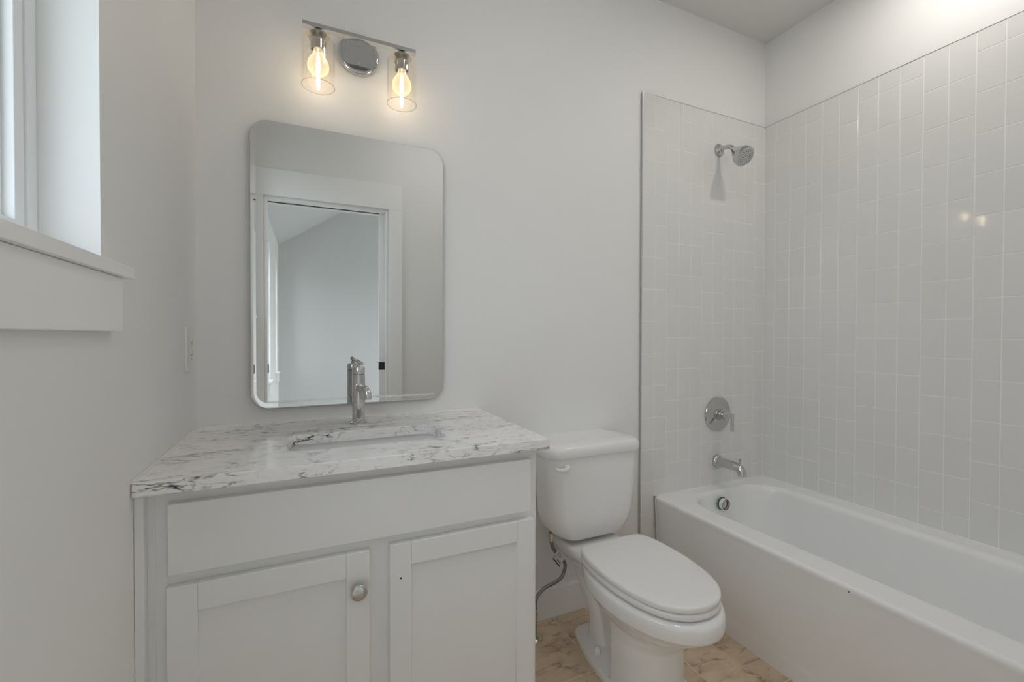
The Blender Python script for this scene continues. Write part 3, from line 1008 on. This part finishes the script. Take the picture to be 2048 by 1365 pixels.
# tank
bm = bm_new()
rings = []
for (z, hw, df, r) in ((0.386, 0.085, 0.150, 0.03), (0.388, 0.110, 0.170, 0.04), (0.395, 0.135, 0.181, 0.05), (0.408, 0.158, 0.187, 0.055), (0.428, 0.176, 0.191, 0.058), (0.455, 0.189, 0.193, 0.058), (0.49, 0.196, 0.194, 0.055), (0.56, 0.200, 0.195, 0.052), (0.64, 0.204, 0.196, 0.05), (0.716, 0.208, 0.197, 0.048)):
    pts = rrect(-hw, hw, -df, -0.022, r, 10)
    rings.append([(TX + x, y - (0.012 * (1 - (x / hw) ** 2) if y < -0.1 else 0), z) for x, y in pts])
loft(bm, rings)
obj('tank', bm, M_PORC, tl, smooth=60)
bm = bm_new()
rings = []
for (z, k) in ((0.7165, 0.010), (0.7175, 0.003), (0.721, 0.0), (0.745, 0.0), (0.754, 0.003), (0.760, 0.009), (0.7635, 0.020), (0.7655, 0.06)):
    pts = rrect(-0.222 + k, 0.222 - k, -0.207 + k, -0.018 + k * 0.5, 0.058 - k * .5, 10)
    rings.append([(TX + x, y - (0.014 * (1 - (x / 0.222) ** 2) if y < -0.1 else 0), z) for x, y in pts])
loft(bm, rings)
obj('tank_lid', bm, M_PORC, tl, smooth=60)
bm = bm_new()
lathe(bm, (TX - 0.146, -0.2020, 0.687), (0, -1, 0), [(0, 0.0125), (0.008, 0.0125), (0.012, 0.010), (0.014, 0.004)], n=24)
tube(bm, catmull([(TX - 0.144, -0.214, 0.688), (TX - 0.160, -0.219, 0.684), (TX - 0.180, -0.219, 0.683), (TX - 0.203, -0.217, 0.690)], 5), [0.008 + 0.0 * i for i in range(6)] + [0.0075] * 5 + [0.0068] * 4 + [0.005], n=16)
obj('flush_lever', bm, M_SEAT, tl, smooth=60)

# ------------------------------------------------------------------ water supply
ws = thing('water_supply_line', 'grey braided supply hose with paper tag running from floor valve to toilet tank', 'hose', (1.12, -0.1, 0.0))
bm = bm_new()
hp = [(1.176, -0.10, 0.372), (1.178, -0.10, 0.352), (1.188, -0.102, 0.331), (1.212, -0.105, 0.300), (1.232, -0.105, 0.275), (1.236, -0.105, 0.254), (1.222, -0.105, 0.220), (1.192, -0.103, 0.2015), (1.150, -0.10, 0.189), (1.118, -0.10, 0.168), (1.106, -0.10, 0.143), (1.106, -0.098, 0.118)]
tube(bm, catmull(hp, 8), 0.0068, n=14)
obj('hose', bm, M_BRAID, ws, smooth=60)
bm = bm_new()
lathe(bm, (1.176, -0.10, 0.402), (0, 0, -1), [(0, 0.013), (0.016, 0.0135), (0.018, 0.009), (0.034, 0.0085)], n=8)
obj('coupling_nut', bm, M_CHROME2, ws)
bm = bm_new()
lathe(bm, (1.106, -0.098, 0.119), (0, 0, -1), [(0, 0.0085), (0.02, 0.009), (0.021, 0.011), (0.03, 0.011), (0.031, 0.0085), (0.118, 0.0075)], n=20)
obj('riser_valve', bm, M_CHROME2, ws, smooth=40)
bm = bm_new()
lathe(bm, (1.106, -0.098, 0.0003), (0, 0, 1), [(0, 0.031), (0.003, 0.0305), (0.008, 0.025), (0.013, 0.014), (0.014, 0.0095)], n=36)
o = obj('floor_escutcheon', bm, M_BRASS, ws, smooth=50)
bm = bm_new()
tq = [Vector(p) for p in ((1.198, -0.1135, 0.337), (1.229, -0.1145, 0.298), (1.211, -0.1150, 0.270), (1.173, -0.1145, 0.305))]
vv = [bm.verts.new(p) for p in tq] + [bm.verts.new(p + Vector((0, 0.0006, 0))) for p in tq]
for q in ((0, 1, 2, 3), (7, 6, 5, 4), (0, 4, 5, 1), (1, 5, 6, 2), (2, 6, 7, 3), (3, 7, 4, 0)):
    bm.faces.new([vv[i] for i in q])
tag_o = obj('paper_tag', bm, M_PAPER, ws)
bm = bm_new()
e1, e2 = tq[3] - tq[0], tq[1] - tq[0]


def tagq(a0, a1, b0, b1):
    bm.faces.new([bm.verts.new(tq[0] + e1 * a + e2 * b + Vector((0, -0.0008, 0))) for a, b in ((a0, b0), (a1, b0), (a1, b1), (a0, b1))])


tagq(0.88, 1.0, 0.0, 1.0)                         # dark band
for i, wd in enumerate((0.05, 0.03, 0.06, 0.03, 0.05, 0.03)):
    tagq(0.62, 0.80, 0.42 + i * 0.085, 0.42 + i * 0.085 + wd)   # bar marks
for i in range(3):
    tagq(0.12 + i * 0.13, 0.155 + i * 0.13, 0.15, 0.62 + 0.1 * (i % 2))
tagq(0.62, 0.72, 0.12, 0.2)
obj('print', bm, M_INK, tag_o)

# ------------------------------------------------------------------ bathtub
tb = thing('bathtub', 'white enamelled alcove bathtub with a flat front apron', 'bathtub', (2.16, -0.77, 0.0))
X1, Y0, Y1 = W - TF - 0.0004, -1.5785, -TF - 0.0004


def orr(x0, z, k=0.0, r=0.0025):
    return [(x, y, z) for x, y in rrect(x0, X1 - k, Y0 + k, Y1 - k, r, 12)]


def irr(k, z, r, far=0.0):
    pts = rrect(1.893 + k, 2.437 - k, -1.47 + k + far, -0.072 - k * 0.55, r, 12)
    return [(x + (0.022 * min(1.0, -y / 1.2) if x < 2.1 else 0.0), y, z) for x, y in pts]     # the front ledge widens away from the taps


bm = bm_new()
loft(bm, [orr(1.806, 0.0), orr(1.806, 0.048), orr(1.8095, 0.060), orr(1.8085, 0.075), orr(1.797, 0.25), orr(1.788, 0.385), orr(1.7850, 0.405), orr(1.7860, 0.416), orr(1.7905, 0.4225), orr(1.797, 0.4248, r=0.012),
          irr(-0.020, 0.4248, 0.155), irr(-0.014, 0.4243, 0.150), irr(-0.006, 0.4228, 0.147), irr(0.002, 0.4190, 0.144), irr(0.008, 0.4130, 0.142), irr(0.013, 0.4030, 0.140), irr(0.020, 0.365, 0.138), irr(0.030, 0.28, 0.135, 0.04), irr(0.044, 0.18, 0.130, 0.09), irr(0.056, 0.125, 0.125, 0.12), irr(0.076, 0.098, 0.11, 0.14), irr(0.110, 0.088, 0.09, 0.16), irr(0.16, 0.086, 0.06, 0.18)])
tsh = obj('tub_shell', bm, M_ENAMEL, tb, smooth=45)
wnm = tsh.modifiers.new('weighted', 'WEIGHTED_NORMAL')
wnm.keep_sharp = True
wnm.weight = 90
bm = bm_new()
tube(bm, [(1.797, Y1 + 0.001, 0.4255), (X1, Y1 + 0.001, 0.4255)], 0.003, n=10)
tube(bm, [(X1, Y1, 0.4255), (X1, Y0, 0.4255)], 0.003, n=10)
tube(bm, [(1.807, Y1 - 0.0005, 0.002), (1.7975, Y1 - 0.0005, 0.25), (1.7885, Y1 - 0.0005, 0.385), (1.786, Y1 - 0.0005, 0.41), (1.792, Y1 - 0.0005, 0.4235)], 0.003, n=10)
obj('caulk_bead', bm, M_CAULK, tb, smooth=60)
bm = bm_new()
lathe(bm, (1.7849, -0.834, 0.4085), (-1, 0, 0.1), [(0, 0.0022), (0.0004, 0.0020)], n=14)
o = obj('chip_mark', bm, M_DARK, tb)
o['label'] = 'small dark spot on the rim'
ox, oy, oz = 2.131, -0.0945, 0.366
bm = bm_new()
N = 44
ring0, ring1 = [], []
for i in range(N):
    a = 2 * PI * i / N
    r = 0.0315 if i % 4 < 2 else 0.0285
    ring0.append((ox + r * math.cos(a), oy + 0.004, oz + r * math.sin(a)))
    ring1.append((ox + r * math.cos(a), oy - 0.0015, oz + r * math.sin(a)))
loft(bm, [ring0, ring1])
gk = obj('overflow_gasket', bm, M_GREEN, tb)
gk['label'] = 'green notched overflow gasket'
bm = bm_new()
lathe(bm, (ox, oy - 0.0016, oz), (0, -1, 0), [(0, 0.0265), (0.006, 0.027), (0.007, 0.0255), (0.018, 0.0250)], n=40, cap1=False)
obj('overflow_ring', bm, M_PVC, gk, smooth=40)
bm = bm_new()
lathe(bm, (ox, oy - 0.0194, oz), (0, -1, 0), [(0, 0.0251), (0.0015, 0.0253), (0.002, 0.0240), (0.0008, 0.0225), (0.0, 0.0225)], n=40, cap0=False, cap1=False)
obj('overflow_lip', bm, M_RUST, gk, smooth=40)
bm = bm_new()
lathe(bm, (ox, oy - 0.012, oz), (0, -1, 0), [(0, 0.0225), (0.001, 0.0224)], n=40)
obj('overflow_cap', bm, M_CHROME2, gk)

# ------------------------------------------------------------------ shower fittings
SX = 2.186
TFY = -TF - 0.0012
sh = thing('shower_fixture', 'chrome shower head on a short bent arm high on the tiled wall', 'shower head', (SX, 0, 2.113))
bm = bm_new()
lathe(bm, (SX, TFY, 2.113), (0, -1, 0), [(0, 0.030), (0.004, 0.030), (0.008, 0.026), (0.010, 0.017), (0.014, 0.0135), (0.018, 0.0125)])
obj('flange', bm, M_CHROME, sh, smooth=50)
bm = bm_new()
hd = Vector((0.0, -0.72, -0.69)).normalized()
tip = Vector((SX, -0.098, 2.083))
tube(bm, catmull([(SX, TFY - 0.008, 2.113), (SX, -0.040, 2.114), (SX, -0.066, 2.110), (SX, -0.082, 2.100), tip], 6), 0.0105, n=20)
obj('arm', bm, M_CHROME, sh, smooth=50)
bm = bm_new()
ho = tip - hd * 0.006
lathe(bm, ho, hd, [(0, 0.013), (0.006, 0.0160), (0.012, 0.0185), (0.022, 0.0235), (0.045, 0.0365), (0.060, 0.0440), (0.063, 0.0465), (0.086, 0.0475), (0.089, 0.0465), (0.089, 0.0430)], n=48, cap1=True)
hb = obj('spray_head', bm, M_CHROME, sh, smooth=40)
bm = bm_new()
lathe(bm, ho + hd * 0.0891, hd, [(0, 0.0435), (0.0012, 0.0430), (0.0018, 0.040)], n=48)
fc = obj('spray_face', bm, M_FACE, hb, smooth=40)
a_, u_, v_ = frame(hd)
bm = bm_new()
for r, n in ((0.010, 6), (0.019, 11), (0.0275, 16), (0.0355, 21)):
    for i in range(n):
        an = 2 * PI * (i + 0.3) / n
        c = ho + hd * 0.0908 + (u_ * math.cos(an) + v_ * math.sin(an)) * r
        lathe(bm, c, hd, [(0, 0.0019), (0.0012, 0.0016)], n=8)
nz = obj('nozzles', bm, M_RUBBER, hb)
nz['label'] = 'rings of small black spray nozzles'

vx, vz = 2.191, 0.784
sv = thing('shower_valve', 'round chrome shower valve plate with lever handle on the tiled wall', 'shower valve', (vx, 0, vz))
bm = bm_new()
lathe(bm, (vx, TFY, vz), (0, -1, 0), [(0, 0.0865), (0.003, 0.0865), (0.0055, 0.085), (0.0065, 0.081), (0.0075, 0.045), (0.010, 0.040), (0.011, 0.030)], n=64)
obj('trim_plate', bm, M_CHROME, sv, smooth=30)
bm = bm_new()
lathe(bm, (vx, TFY - 0.0112, vz), (0, -1, 0), [(0, 0.0285), (0.024, 0.0285), (0.0255, 0.0265), (0.026, 0.023), (0.044, 0.0225), (0.046, 0.020), (0.050, 0.012), (0.064, 0.008), (0.078, 0.0075), (0.079, 0.007)], n=40)
hub = obj('handle_hub', bm, M_CHROME, sv, smooth=30)
bm = bm_new()
tube(bm, [(vx, -0.096, vz + 0.014), (vx + 0.001, -0.096, vz - 0.073)], [0.0078, 0.0075], n=24)
obj('lever', bm, M_CHROME, hub, smooth=40)

px_, pz_ = 2.189, 0.545
sp = thing('tub_spout', 'chrome tub spout with diverter pin above the bathtub end', 'tub spout', (px_, 0, pz_))
bm = bm_new()
lathe(bm, (px_, TFY, pz_), (0, -1, 0), [(0, 0.0325), (0.006, 0.0325), (0.012, 0.0300), (0.016, 0.0255)])
obj('flange', bm, M_CHROME, sp, smooth=40)
bm = bm_new()
pth = catmull([(px_, TFY - 0.014, pz_), (px_, -0.06, pz_ + 0.001), (px_, -0.115, pz_ + 0.001), (px_, -0.140, pz_ - 0.004), (px_, -0.153, pz_ - 0.020), (px_, -0.156, pz_ - 0.036)], 6)
tube(bm, pth, [0.0235 - 0.0035 * i / (len(pth) - 1) for i in range(len(pth))], n=32)
obj('spout', bm, M_CHROME, sp, smooth=50)
bm = bm_new()
lathe(bm, (px_, -0.143, pz_ + 0.008), (0, 0, 1), [(0, 0.004), (0.022, 0.004), (0.0225, 0.0055), (0.034, 0.0055), (0.035, 0.004)], n=20)
obj('diverter_pin', bm, M_CHROME, sp, smooth=40)
